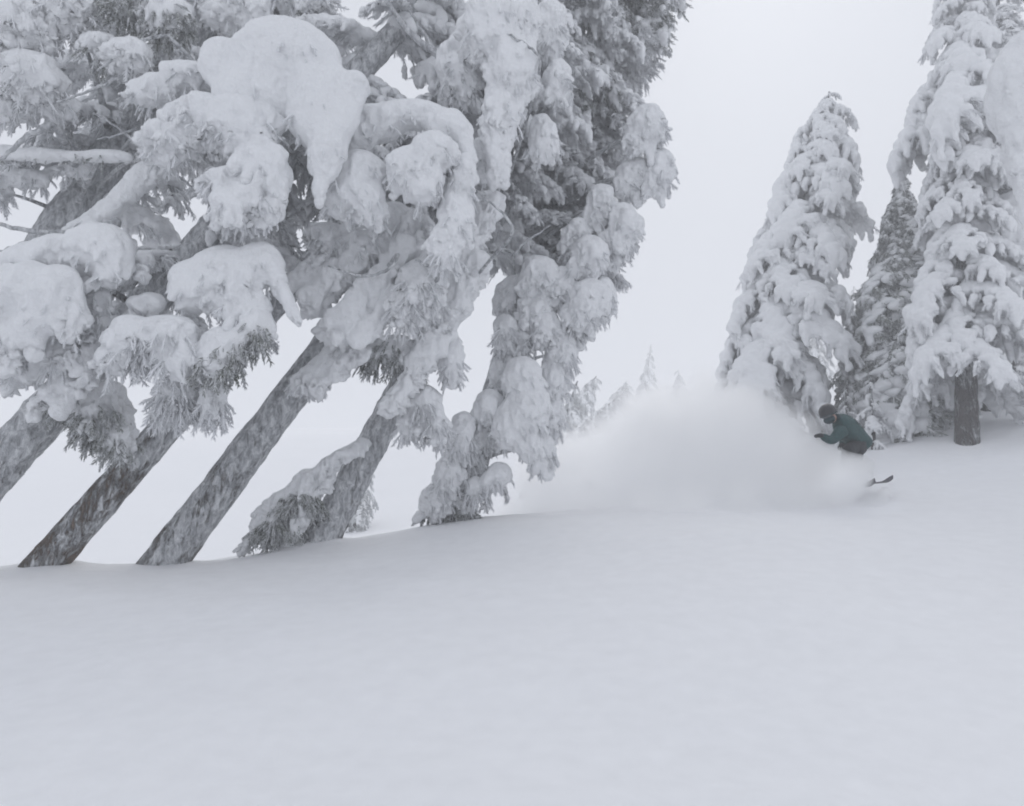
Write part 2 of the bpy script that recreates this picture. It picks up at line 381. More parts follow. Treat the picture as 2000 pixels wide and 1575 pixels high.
# ------------------------------------------------------------------ trees
def trunk_mesh(path, rad, m, seed, sides=40, n=170, lumps=.05):
    path = np.array(path); t = np.linspace(0, len(path)-1, n)
    pp = np.stack([np.interp(t, range(len(path)), path[:, i]) for i in range(3)], -1)
    for _ in range(4): pp[1:-1] = (pp[:-2]+pp[1:-1]*2+pp[2:])/4
    rr = np.interp(t, range(len(path)), rad)
    rr = rr*(1+.12*np.exp(-np.arange(n)/n*30))
    v, q = tube_np(pp, rr, sides)
    c = np.repeat(pp, sides, 0); nr = v-c; r = np.linalg.norm(nr, axis=1)[:, None]; nr /= r+1e-9
    v = v+nr*(r*.035*fbm(v, 4, 3, seed)[:, None]+r*lumps*1.1*fbm(v*[1, 1, .35], 14, 3, seed+5)[:, None])
    return mesh_np('trunk', v, q, None, m), pp, rr
def make_tree(base, top, r0, r1, m, label, group=None, seed=0, bend=None, name='conifer_tree', embed=.4, lumps=.05):
    """base, top: world points. returns empty, trunk path in local coordinates"""
    base = np.array(base, float); top = np.array(top, float)
    d = top-base; b0 = base-d/np.linalg.norm(d)*embed
    e = link(name, None, None, base); e.empty_display_size = .2
    tag(e, label, 'tree', group)
    mid = (b0+top)/2-base+(np.array(bend) if bend is not None else 0)
    pts = []
    for t in np.linspace(0, 1, 9):
        pts.append((1-t)**2*(b0-base)+2*t*(1-t)*mid+t*t*(top-base))
    rad = [r0+(r1-r0)*t for t in np.linspace(0, 1, 9)]
    me, pp, rr = trunk_mesh(pts, rad, m, seed, lumps=lumps)
    link('trunk', me, e)
    return e, base, pp, rr
def along(pp, t):
    i = t*(len(pp)-1); j = min(int(i), len(pp)-2); f = i-j
    return pp[j]*(1-f)+pp[j+1]*f

# explicit snow masses: ellipses in photo pixels at a distance, with real depth
def big_clump(tree, Y, items, rough=.02, k=.07, vox=.02, depth=.8, hang=(), seed=1, sprays=40, rime=None, spray_len=.22, lowf=(.022, 3.6), twig_to=None):
    e, base, pp, rr = tree
    ells = []; caps = []; sc_ = Y/F/cp
    for it in items:
        px, py, rx, ry = it[:4]; dy = it[4] if len(it) > 4 else 0
        ells.append((P(px, py, Y+dy)-base, (rx*sc_, min(rx, ry)*sc_*depth+.03, ry*sc_)))
    for (x0, y0, x1, y1, w0, w1) in hang:
        caps.append((P(x0, y0, Y)-base, P(x1, y1, Y+.02)-base, w0*sc_, w1*sc_))
    c = ells[0][0]
    # a limb from the trunk into the mass
    d = np.linalg.norm(pp-c-np.array([0, 0, -.1]), axis=1); a = pp[int(np.argmin(d))]
    far = max(ells, key=lambda q: np.linalg.norm(q[0]-a))[0]
    if twig_to: far = P(*twig_to)-base
    mid = (a+far)/2+np.array([0, 0, .12*np.linalg.norm(far-a)])
    pts = [(1-t)**2*a+2*t*(1-t)*mid+t*t*far for t in np.linspace(0, 1, 9)]
    L = np.linalg.norm(far-a)
    v, q = tube_np(pts, np.linspace(.02+.022*L, .01, 9), 8)
    ac = Acc(); ac.add(v, q)
    br = link('branch', ac.mesh('branch', TWIG), e)
    rd = random.Random(seed*7+1)                      # ragged crusts hanging from the underside and flanks
    if rough > .012:
        for c_, r_ in list(ells):
            for q in range(int(9+60*r_[0]*r_[2]*4)):
                a_ = rd.uniform(-math.pi, math.pi); h_ = rd.uniform(-.95, .35); kx = math.sqrt(1-h_*h_)
                p = c_+np.array([math.cos(a_)*r_[0]*kx, (-abs(math.sin(a_)) if rd.random() < .8 else abs(math.sin(a_)))*r_[1]*kx, h_*r_[2]])*.93
                o_ = np.array([p[0]-c_[0], p[1]-c_[1], 0]); o_ /= np.linalg.norm(o_)+1e-6; l = rd.uniform(.03, .15)
                caps.append((p, p+o_*l*rd.uniform(.2, .7)+np.array([rd.uniform(-.02, .02), 0, -l]), rd.uniform(.016, .04), rd.uniform(.006, .016)))
        k = min(k, .05)
    me = sdf_mesh('snow_clump', ells, caps, vox, k, SNOW, seed, (lowf[0]*1.3, lowf[1]), (rough*1.15+.006, 22.), .5)
    link('snow_clump', me, br)
    rs = random.Random(seed*31+5); fo = Acc()
    tot = sum(q[1][0]*q[1][2] for q in ells)
    for i in range(int(sprays*1.1)):
        x = rs.random()*tot
        for (c, r) in ells:
            x -= r[0]*r[2]
            if x <= 0: break
        a_ = rs.uniform(-2.6, .3) if rs.random() < .6 else rs.uniform(-math.pi, 0)
        yy = rs.uniform(-.95, .7); a_ = -abs(a_) if math.sin(-abs(a_)) < -.15 else -math.pi/2+rs.uniform(-.9, .9)
        kx = math.sqrt(max(.05, 1-yy*yy))
        p = c+np.array([math.cos(a_)*r[0]*kx*.9, yy*r[1], math.sin(a_)*r[2]*kx*.9])
        d = np.array([math.cos(a_)*.6, yy*.5, -.6+rs.uniform(-.5, .3)])
        q = p+d/np.linalg.norm(d)*spray_len*.45
        if any((((q-c2)/r2)**2).sum() < 1.02 for c2, r2 in ells): continue
        spray(fo, p, d, .75*spray_len*rs.uniform(.3, 1.4), .0125, rs, rs.uniform(.3, .9), 8)
    if sprays: tag(link('needle_spray', fo.mesh('needle_spray', rime or RIME), br), kind='stuff')
    return br

def fill(tree, kinds, t0, t1, n, smin, smax, seed, az=None, tilt=(-.2, .15), width=1., shape=None, keep=None, zsc=1.):
    e, base, pp, rr = tree; rs = random.Random(seed)
    for i in range(n):
        t = t0+(t1-t0)*(i+rs.random()*.8)/n; p = along(pp, t)
        a = (i*2.399+rs.uniform(-.35, .35)) if az is None else rs.uniform(*az)
        s = rs.uniform(smin, smax)*(shape(t) if shape else 1)
        tl = rs.uniform(*tilt); kd = rs.choice(kinds)
        if keep:
            if not all(keep(*proj(base+p+np.array([math.cos(a), math.sin(a), z_])*s*f_)) for f_, z_ in ((.8, -.25), (.55, -.1), (.95, -.5))): continue
        place_bough(e, kd, p, a, s, tl, width*rs.uniform(.85, 1.2), zsc*rs.uniform(.9, 1.15), rs.uniform(-.15, .15))

LG = None
# left stand, from the left edge to the right; trunks lean to the right as the photo shows
tZ = make_tree(P(-330, 1130, 8.0), P(640, -330, 9.2), .34, .2, BARK_WHITE, 'thick frosted trunk leaning in from the left edge behind the bare-twigged branches', seed=1, lumps=.09)
tA = make_tree(P(-190, 1118, 7.2), P(1130, -330, 9.2), .25, .12, BARK_WHITE, 'leaning conifer whose plastered trunk leaves the left edge above the leftmost bare base', seed=2, lumps=.12)
tB = make_tree(P(80, 1112, 8.0), P(1260, -220, 10.2), .205, .11, BARK, 'leaning conifer with the leftmost bare brown trunk base in the snow', seed=3)
tC = make_tree(P(318, 1104, 8.5), P(1320, -230, 11.), .25, .13, BARK_MID, 'leaning conifer with thick snow-streaked trunk, second bare base from the left', seed=4)
tD = make_tree(P(622, 1066, 9.2), P(1330, -220, 11.6), .23, .11, BARK_WHITE, 'leaning conifer with shaggy frosted boughs bending to the snow at its foot', seed=5, lumps=.1, bend=(-.12, 0, .1))
tE = make_tree(P(898, 1020, 10.6), P(1235, -160, 12.6), .22, .13, BARK_WHITE, 'leaning conifer edging the open sky, snow lobes from its foot to its top', seed=6, bend=(-.1, 0, .1))

# --- Z / upper left
big_clump(tZ, 6.6, [(40, 60, 90, 70), (140, 20, 60, 60), (60, 150, 70, 60), (-20, 120, 60, 80)], rough=.05, seed=21, sprays=130, spray_len=.3)
big_clump(tZ, 6.7, [(250, 0, 70, 40), (330, 30, 60, 45), (200, 90, 45, 25)], rough=.05, seed=22, sprays=150, rime=RIME_DARK, spray_len=.34)
big_clump(tZ, 6.9, [(95, 205, 60, 26), (20, 215, 60, 30)], rough=.03, seed=23, sprays=60, spray_len=.2)
big_clump(tZ, 7.2, [(90, 304, 130, 13), (-40, 298, 90, 16), (200, 306, 60, 12)], rough=.012, seed=24, sprays=26, k=.05, rime=RIME_DARK, spray_len=.16)
big_clump(tZ, 7.8, [(40, 348, 70, 20), (130, 335, 50, 12), (-20, 370, 46, 36)], rough=.03, seed=25, sprays=60, rime=RIME, spray_len=.26)
# --- giant cap and the rough boughs under it
big_clump(tA, 6.3, [(560, 120, 118, 98), (625, 200, 72, 110), (500, 190, 90, 80), (440, 130, 50, 60), (640, 300, 40, 70)], rough=.011, seed=31, sprays=60, lowf=(.03, 2.6),
          hang=[(648, 260, 622, 400, 40, 14), (690, 170, 668, 300, 34, 10)])
big_clump(tA, 6.25, [(400, 240, 90, 60), (330, 280, 60, 50), (480, 250, 80, 70), (510, 330, 56, 76)], rough=.045, seed=32, sprays=140, spray_len=.18)
big_clump(tA, 6.2, [(470, 400, 62, 56), (520, 380, 36, 80), (440, 360, 50, 40)], rough=.045, seed=33, sprays=120, spray_len=.16)
big_clump(tA, 6.6, [(300, 180, 52, 38), (370, 150, 56, 36), (250, 110, 50, 40)], rough=.035, seed=34, sprays=60)
big_clump(tA, 6.9, [(460, 20, 90, 50), (380, -10, 80, 60), (560, -20, 90, 40)], rough=.03, seed=35, sprays=50)
# --- left middle caps
big_clump(tA, 6.4, [(190, 486, 66, 54), (120, 490, 60, 36), (60, 510, 60, 36), (220, 520, 36, 50)], rough=.015, seed=41, sprays=30, lowf=(.02, 3))
big_clump(tA, 6.2, [(110, 580, 54, 74), (60, 570, 56, 60), (140, 620, 26, 60), (10, 600, 50, 90)], rough=.03, seed=42, sprays=60, hang=[(60, 640, 70, 690, 34, 14), (20, 650, 14, 720, 34, 12)])
big_clump(tA, 6.6, [(190, 590, 26, 50), (40, 700, 60, 40), (110, 700, 50, 34)], rough=.04, seed=43, sprays=90)
big_clump(tB, 6.5, [(440, 545, 80, 70), (380, 560, 54, 56), (500, 520, 44, 50), (480, 600, 56, 40)], rough=.02, seed=44, sprays=50, lowf=(.024, 3),
          hang=[(520, 510, 582, 628, 30, 7), (470, 600, 480, 660, 30, 16)])
big_clump(tB, 6.4, [(330, 655, 62, 46), (260, 660, 58, 46), (350, 700, 40, 46), (230, 700, 34, 34)], rough=.03, seed=45, sprays=120, spray_len=.3)
big_clump(tB, 6.45, [(430, 690, 40, 52), (460, 670, 30, 36), (500, 640, 30, 40)], rough=.025, seed=46, sprays=90, spray_len=.28, rime=RIME_DARK)
big_clump(tB, 6.8, [(340, 770, 34, 40), (420, 780, 22, 40)], rough=.04, seed=47, sprays=110, spray_len=.3)
big_clump(tA, 7.3, [(200, 800, 50, 60), (150, 770, 50, 40), (230, 850, 26, 40)], rough=.05, seed=48, sprays=200, spray_len=.3, rime=RIME_DARK)
# --- centre
big_clump(tC, 6.9, [(800, 225, 90, 36), (740, 240, 60, 46), (870, 250, 50, 40), (700, 270, 40, 40)], rough=.012, seed=51, sprays=40, lowf=(.022, 3), hang=[(900, 260, 915, 310, 24, 16)])
big_clump(tC, 6.6, [(845, 300, 56, 48), (830, 350, 44, 60), (800, 330, 44, 56)], rough=.02, seed=52, sprays=40, lowf=(.02, 3))
big_clump(tC, 6.8, [(700, 340, 56, 52), (680, 380, 60, 56), (720, 400, 40, 46)], rough=.02, seed=53, sprays=60, lowf=(.02, 3))
big_clump(tC, 6.8, [(905, 350, 34, 60), (890, 420, 36, 70), (870, 480, 34, 56)], rough=.02, seed=54, sprays=60)
big_clump(tC, 7.6, [(800, 440, 50, 34), (700, 480, 50, 34), (640, 470, 44, 40)], rough=.055, seed=55, sprays=130, spray_len=.26,
          hang=[(610, 590, 770, 430, 30, 34), (655, 650, 830, 450, 34, 30), (700, 660, 860, 500, 24, 30), (570, 560, 690, 450, 18, 26)])
big_clump(tC, 8.0, [(600, 745, 30, 18)], rough=.05, seed=155, sprays=40, hang=[(585, 750, 700, 650, 18, 30), (620, 760, 700, 690, 10, 22)])
big_clump(tD, 8.3, [(850, 620, 26, 24)], rough=.055, seed=156, sprays=110, hang=[(770, 790, 890, 590, 24, 30), (800, 740, 930, 520, 22, 34), (860, 560, 960, 400, 30, 30)])
big_clump(tA, 6.7, [(200, 640, 40, 30)], rough=.06, seed=157, sprays=110, hang=[(60, 800, 200, 680, 12, 30), (110, 790, 260, 640, 14, 30), (20, 760, 140, 650, 18, 30), (160, 760, 290, 600, 12, 26)])
big_clump(tZ, 7.2, [(180, 440, 30, 20)], rough=.02, seed=158, sprays=8, hang=[(120, 470, 300, 330, 16, 22), (200, 430, 330, 300, 18, 22)])
big_clump(tC, 7.5, [(820, 560, 50, 60), (790, 600, 40, 40)], rough=.04, seed=56, sprays=120, spray_len=.28)
big_clump(tD, 7.2, [(1000, 130, 60, 110), (960, 60, 80, 90), (980, 220, 46, 80), (1010, 40, 50, 80)], rough=.03, seed=57, sprays=90, lowf=(.03, 2.6), hang=[(970, 260, 975, 350, 34, 20)])
big_clump(tD, 7.6, [(950, 310, 44, 50), (900, 130, 50, 90)], rough=.04, seed=58, sprays=120)
big_clump(tD, 7.9, [(1075, 60, 36, 90), (1090, 160, 30, 60), (1060, 270, 34, 60)], rough=.03, seed=59, sprays=80)
big_clump(tD, 8.6, [(850, 640, 40, 60), (880, 700, 26, 60), (830, 590, 50, 40)], rough=.03, seed=60, sprays=120)
big_clump(tD, 8.4, [(765, 670, 40, 16), (740, 695, 50, 18), (790, 700, 36, 20)], rough=.02, seed=61, sprays=120, rime=RIME_DARK, k=.04, spray_len=.32)
big_clump(tD, 8.7, [(825, 790, 34, 40), (800, 830, 24, 30), (850, 820, 22, 50)], rough=.03, seed=62, sprays=130, spray_len=.24)
# --- shaggy boughs at the foot of D
big_clump(tD, 8.9, [(585, 965, 34, 22), (540, 1015, 34, 18)], rough=.06, seed=63, sprays=260, spray_len=.4, k=.04, rime=RIME_DARK, vox=.018,
          hang=[(706, 868, 560, 975, 14, 24), (600, 935, 478, 1062, 22, 12), (640, 930, 530, 1060, 16, 12), (600, 990, 560, 1068, 20, 10), (570, 960, 500, 1010, 16, 10)])
# --- E: lobes down the right outline
EL = [(905, 850, 28, 44), (880, 920, 28, 38), (858, 968, 24, 26), (1003, 575, 32, 40), (1055, 535, 38, 42), (988, 645, 22, 34), (1085, 735, 30, 44), (1078, 810, 26, 46), (1062, 880, 22, 36), (1045, 600, 34, 40), (1015, 660, 26, 40), (985, 715, 24, 36), (955, 790, 26, 34), (1070, 640, 30, 40), (1290, 330, 34, 52), (1240, 345, 40, 40), (1265, 250, 44, 50), (1220, 440, 36, 50), (1175, 400, 34, 50), (1200, 480, 40, 40), (1150, 590, 46, 50),
      (1180, 575, 22, 40), (1100, 690, 30, 46), (1120, 640, 30, 34), (1150, 500, 40, 44), (1100, 560, 34, 40), (1130, 460, 30, 40)]
for i, (x, y, a, b) in enumerate(EL):
    big_clump(tE, 9.6+.12*(i % 4), [(x, y, a, b), (x-a*.5, y+b*.5, a*.7, b*.7)], rough=.03, seed=70+i, sprays=50, vox=.024, hang=[(x, y+b*.5, x+4, y+b*1.35, a*.5, a*.18)])
big_clump(tE, 9.5, [(1020, 740, 42, 46), (1030, 800, 46, 60), (1000, 830, 40, 50), (1035, 870, 30, 34)], rough=.015, seed=90, sprays=50, lowf=(.015, 3))
big_clump(tE, 9.7, [(975, 925, 26, 24), (960, 940, 22, 20)], rough=.01, seed=91, sprays=30)
big_clump(tE, 9.8, [(930, 955, 20, 24)], rough=.01, seed=92, sprays=36)
big_clump(tE, 9.9, [(915, 880, 28, 32), (940, 850, 30, 34)], rough=.03, seed=93, sprays=110)
big_clump(tE, 10.1, [(870, 985, 34, 20), (900, 1000, 30, 12), (840, 1004, 26, 10)], rough=.04, seed=94, sprays=120, rime=RIME_DARK, spray_len=.22)
print('clumps', round(time.time()-T0, 1))

# bare frosted limbs
def limb(tree, Y, pts, w, m=None):
    e, base, pp, rr = tree; q = [P(x, y, Y)-base for x, y in pts]
    d = np.linalg.norm(pp-q[0], axis=1); q = [pp[int(np.argmin(d))]]+q
    q = np.array(q); t = np.linspace(0, len(q)-1, 26); c = np.stack([np.interp(t, range(len(q)), q[:, i]) for i in range(3)], -1)
    for _ in range(3): c[1:-1] = (c[:-2]+2*c[1:-1]+c[2:])/4
    c[1:-1] += np.random.RandomState(int(pts[0][0]) % 1000+3).normal(0, .008, (24, 3)); w0 = w*Y/F
    v, f = tube_np(c, np.linspace(w0*1.6, w0*.5, 26), 9); a = Acc(); a.add(v, f)
    link('branch', a.mesh('branch', m or BARK_WHITE), e)
for tr, Y, pts, w in [(tC, 7.6, [(900, 180), (860, 110), (790, 60), (735, -30)], 9), (tC, 7.7, [(885, 160), (840, 90), (800, 20)], 6),
        (tD, 7.0, [(1010, 450), (975, 410), (930, 372)], 3), (tD, 6.9, [(1066, 116), (1020, 82), (980, 58)], 3), (tZ, 7.0, [(285, 292), (230, 250), (185, 222)], 3),
        (tZ, 7.0, [(275, 250), (225, 265), (190, 272)], 2.5), (tA, 6.6, [(412, 382), (380, 368), (350, 345)], 4), (tZ, 6.9, [(245, 432), (170, 452), (90, 458), (-10, 436)], 8),
        (tZ, 6.9, [(110, 456), (60, 470), (-10, 494)], 4), (tC, 7.0, [(780, 490), (770, 520), (720, 545), (640, 520)], 3.5), (tC, 7.2, [(862, 548), (840, 520), (812, 508)], 4),
        (tZ, 6.8, [(110, 240), (60, 262), (-10, 320)], 7), (tZ, 6.6, [(270, 130), (200, 170), (110, 200)], 4), (tA, 6.5, [(330, 60), (250, 90), (190, 140)], 3.5),
        (tE, 9.6, [(1000, 500), (1030, 470), (1075, 440)], 3), (tE, 9.8, [(1100, 300), (1080, 260), (1050, 240)], 3)]:
    limb(tr, Y, pts, w)
# --- fill boughs behind
def room(x, y):
    """sky gaps of the left stand stay open"""
    for gx, gy, ga, gb in GAPS:
        if ((x-gx)/ga)**2+((y-gy)/gb)**2 < 1: return False
    return x < 1335-max(0, y-180)*.42
GAPS = [(125, 395, 85, 42), (345, 385, 62, 34), (30, 470, 50, 26), (705, 95, 30, 40), (800, 160, 46, 36), (1130, 50, 26, 40), (590, 540, 46, 32), (985, 570, 36, 50),
        (930, 720, 60, 110), (600, 690, 60, 50), (60, 445, 60, 20), (770, 640, 30, 40)]
fill(tZ, ROUGH+HEAVY[:2], .40, .85, 34, .9, 1.5, 1, keep=room)
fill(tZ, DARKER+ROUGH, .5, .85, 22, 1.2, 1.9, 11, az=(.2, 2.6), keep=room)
fill(tA, ROUGH+HEAVY, .26, .7, 34, .8, 1.25, 2, keep=lambda x, y: room(x, y) and not (y > 930 or (y > 700 and x > 270)))
fill(tB, HEAVY+ROUGH, .36, .9, 44, .8, 1.3, 3, keep=lambda x, y: room(x, y) and y < 740)
fill(tC, ROUGH+HEAVY, .40, .95, 50, .7, 1.2, 4, keep=lambda x, y: room(x, y) and y < 600)
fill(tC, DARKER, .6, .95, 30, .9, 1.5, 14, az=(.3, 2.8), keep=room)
fill(tB, ROUGH+HEAVY, .42, .8, 22, .9, 1.3, 31, az=(.4, 2.7), keep=lambda x, y: room(x, y) and y < 700)
fill(tA, ROUGH+HEAVY, .3, .75, 22, .9, 1.3, 32, az=(.2, 2.9), keep=lambda x, y: room(x, y) and not (y > 760))
fill(tD, ROUGH+HEAVY, .33, .95, 48, .6, 1.15, 5, keep=lambda x, y: room(x, y) and y < 700)
fill(tE, ROUGH+HEAVY+SPARSE[:1], .3, .98, 80, .7, 1.15, 6, keep=lambda x, y: (x < 1100 or y < 620) and room(x, y))
fill(tE, ROUGH+SPARSE, .35, .97, 60, 1.0, 1.6, 16, az=(-1.1, .9), keep=room)
fill(tE, ROUGH, .06, .5, 30, .4, .6, 17, az=(-2.6, -.5), keep=lambda x, y: y < 1000 and room(x, y))
fill(tD, ROUGH, .3, .6, 16, .4, .6, 18, az=(-2.6, -.5), keep=lambda x, y: room(x, y))
fill(tC, ROUGH, .47, .8, 16, .45, .7, 19, az=(-2.6, -.5), keep=lambda x, y: room(x, y))
fill(tE, ROUGH, .08, .4, 18, .45, .7, 7, keep=lambda x, y: x > 860 and y < 1000 and room(x, y))
print('left', round(time.time()-T0, 1))

# ------------------------------------------------------------------ right side trees
def snow_fir(base_px, top_px, Y, r0, label, seed, kinds, n, prof, m=BARK_FAR, name='conifer_tree', group=None, t0=.1, tilt=(-.35, -.05), Ytop=None, zsc=1.1, width=1.1):
    """prof(t): bough reach in photo pixels at height t"""
    b = P(*base_px, Y); g = gz(b[0], b[1]); b[2] = g
    t = make_tree(b, P(*top_px, Ytop or Y+.6), r0, .03, m, label, group, seed, name=name, embed=.3)
    e, base, pp, rr = t; rs = random.Random(seed+99); u = Y/F
    for i in range(n):
        tt = t0+(1-t0)*((i+.5*rs.random())/n)**.92; tt = min(tt, .985)
        a = i*2.399+rs.uniform(-.4, .4); s = prof(tt)*u*rs.uniform(.82, 1.15)
        place_bough(e, rs.choice(kinds), along(pp, tt), a, max(s, .12), rs.uniform(*tilt)-.1, width*rs.uniform(.85, 1.25), zsc*rs.uniform(.85, 1.2), rs.uniform(-.12, .12))
    return t
interp = lambda *a: (lambda t: float(np.interp(t, a[0::2], a[1::2])))
tF = snow_fir((1452, 870), (1620, 180), 17, .22, 'broad snow-loaded conifer standing alone against the sky, left of the dark slim one', 11, HEAVY, 74,
              interp(0, 128, .2, 142, .4, 128, .6, 124, .75, 112, .88, 86, .95, 58, 1, 18), width=1.25)
tG = snow_fir((1735, 810), (1760, 330), 16, .16, 'darker slim conifer with thin snow streaks between the two big white trees', 12, DARKER, 120,
              interp(0, 185, .3, 185, .5, 155, .7, 110, .85, 60, 1, 12), tilt=(-.5, -.2), width=1.4)
tH = snow_fir((1888, 858), (1872, -260), 13.4, .215, 'tall snow-laden conifer with bare dark trunk base at the right, low skirt of snow', 13, HEAVY, 104,
              interp(0, 110, .15, 140, .28, 125, .38, 95, .47, 115, .53, 165, .6, 140, .68, 75, .8, 60, 1, 20), t0=.105, m=BARK_FAR)
tI = snow_fir((1935, 800), (1950, -100), 15.5, .22, 'conifer right behind the tall one, its trunk base showing to the right', 14, HEAVY+ROUGH, 80,
              interp(0, 130, .3, 150, .6, 130, 1, 30), t0=.2)
tJ = snow_fir((1828, 805), (1822, 380), 17.5, .15, 'narrow conifer with pale brown trunk behind the low snow skirt', 15, ROUGH, 40, interp(0, 60, .5, 60, 1, 15), t0=.3)
# far trees fading into the mist
snow_fir((1600, 830), (1602, 590), 40, .15, 'small pale greenish conifer far behind the skier', 16, PALE, 46, interp(0, 46, .5, 32, 1, 6), t0=.05, group=None)
snow_fir((1660, 840), (1668, 560), 48, .15, 'faint pale conifer in the gap left of the dark slim one', 17, PALE, 40, interp(0, 50, .5, 34, 1, 6), t0=.05)
snow_fir((1250, 860), (1272, 672), 100, .25, 'faint spire of a distant conifer above the powder cloud', 18, PALE, 34, interp(0, 66, .3, 48, .6, 26, 1, 4), t0=.05)
snow_fir((1170, 900), (1225, 745), 70, .2, 'misty low conifer at the left end of the powder cloud', 19, PALE, 34, interp(0, 60, .5, 50, 1, 12), t0=.05)
snow_fir((1080, 930), (1165, 735), 46, .16, 'misty leaning conifer just right of the left stand', 20, PALE, 44, interp(0, 56, .5, 46, 1, 12), t0=.05)
snow_fir((1330, 850), (1325, 722), 92, .2, 'tiny misty conifer top peeking over the powder cloud', 21, PALE, 26, interp(0, 56, .5, 40, 1, 8), t0=.05)
snow_fir((745, 1020), (790, 800), 60, .2, 'ghostly white conifer seen between the two right-hand leaning trunks', 22, PALE, 40, interp(0, 60, .5, 46, 1, 10), t0=.05)
snow_fir((1980, 800), (1990, 560), 20, .15, 'small frosted conifer at the right edge beyond the tall one', 23, ROUGH, 40, interp(0, 70, .5, 50, 1, 10), t0=.05)
snow_fir((1700, 830), (1700, 745), 14.5, .06, 'low snow-buried sapling just right of the skier', 24, HEAVY, 16, interp(0, 42, .6, 36, 1, 12), t0=.05, name='snowy_sapling')
snow_fir((1645, 850), (1655, 745), 15.2, .06, 'frosted sapling behind the skier helmet', 25, ROUGH, 20, interp(0, 44, .6, 30, 1, 8), t0=.05, name='snowy_sapling')
snow_fir((1110, 930), (1215, 770), 40, .12, 'misty frosted conifer leaning right beside the powder cloud edge', 26, PALE, 40, interp(0, 46, .5, 40, 1, 10), t0=.05)
snow_fir((1040, 930), (1128, 745), 24, .12, 'misty frosted conifer half hidden by the lowest oval snow lobe', 27, PALE, 44, interp(0, 50, .5, 44, 1, 10), t0=.05)
snow_fir((690, 1020), (725, 905), 26, .08, 'low ghostly frosted conifer between the shaggy trunk foot and the next tree', 28, PALE, 30, interp(0, 44, .5, 36, 1, 10), t0=.05)
snow_fir((150, 960), (165, 900), 60, .1, 'tiny ghostly conifer on the far slope at left', 29, PALE, 16, interp(0, 22, 1, 4), t0=.05)
# near tree just outside the right edge, one heavy bough reaching in
kb = P(2420, 1090, 5.4); kb[2] = gz(kb[0], kb[1])
tK = make_tree(kb, P(2400, -500, 6.2), .22, .12, BARK_WHITE, 'near conifer outside the right edge whose smooth snow bough reaches into the picture', seed=30)
big_clump(tK, 4.6, [(2000, 190, 74, 120), (2060, 110, 110, 80), (2015, 300, 50, 110), (2140, 150, 100, 80)], rough=.02, seed=95, sprays=0, lowf=(.02, 2.2), hang=[(2010, 330, 2012, 440, 40, 14)])
print('right', round(time.time()-T0, 1))

# fallen twig on the far slope
def fallen():
    p = P(570, 881, 30)
    p = np.array([p[0], p[1], 0]); p[2] = gz(p[0], p[1])
    a = Acc(); pts = [np.array([x, .05*math.sin(x*5), .1+.06*math.sin(x*3)]) for x in np.linspace(-.35, .35, 8)]
    v, q = tube_np(pts, [.02, .05, .07, .07, .06, .06, .04, .02], 7); a.add(v, q)
    v, q = tube_np([pts[4], pts[4]+[.1, .02, .1], pts[4]+[.22, 0, .15]], [.03, .02, .01], 5); a.add(v, q)
    o = link('fallen_branch', a.mesh('fallen_branch', BARK_FAR), None, p); tag(o, 'dark broken branch lying on the far snow between leaning trunks', 'branch')
fallen()
# ------------------------------------------------------------------ the skier
def skin(name, verts, edges, radii, m, parent, root=0, sub=2):
    me = bpy.data.meshes.new(name+'_cage'); me.from_pydata([tuple(v) for v in verts], edges, [])
    o = bpy.data.objects.new(name+'_cage', me); C.objects.link(o)
    md = o.modifiers.new('skin', 'SKIN'); md.use_smooth_shade = True
    sv = me.skin_vertices[0].data if me.skin_vertices else None
    if sv is None:
        bm = bmesh.new(); bm.from_mesh(me); bm.verts.layers.skin.verify(); bm.to_mesh(me); bm.free(); sv = me.skin_vertices[0].data
    for i, r in enumerate(radii): sv[i].radius = (r, r) if not isinstance(r, tuple) else r; sv[i].use_root = (i == root)
    if sub: o.modifiers.new('sub', 'SUBSURF').levels = sub
    bpy.context.view_layer.update()
    dg = bpy.context.evaluated_depsgraph_get()
    nm = bpy.data.meshes.new_from_object(o.evaluated_get(dg)); nm.name = name
    bpy.data.objects.remove(o); bpy.data.meshes.remove(me)
    nm.materials.clear(); nm.materials.append(m)
    nm.polygons.foreach_set('use_smooth', [True]*len(nm.polygons))
    return link(name, nm, parent)
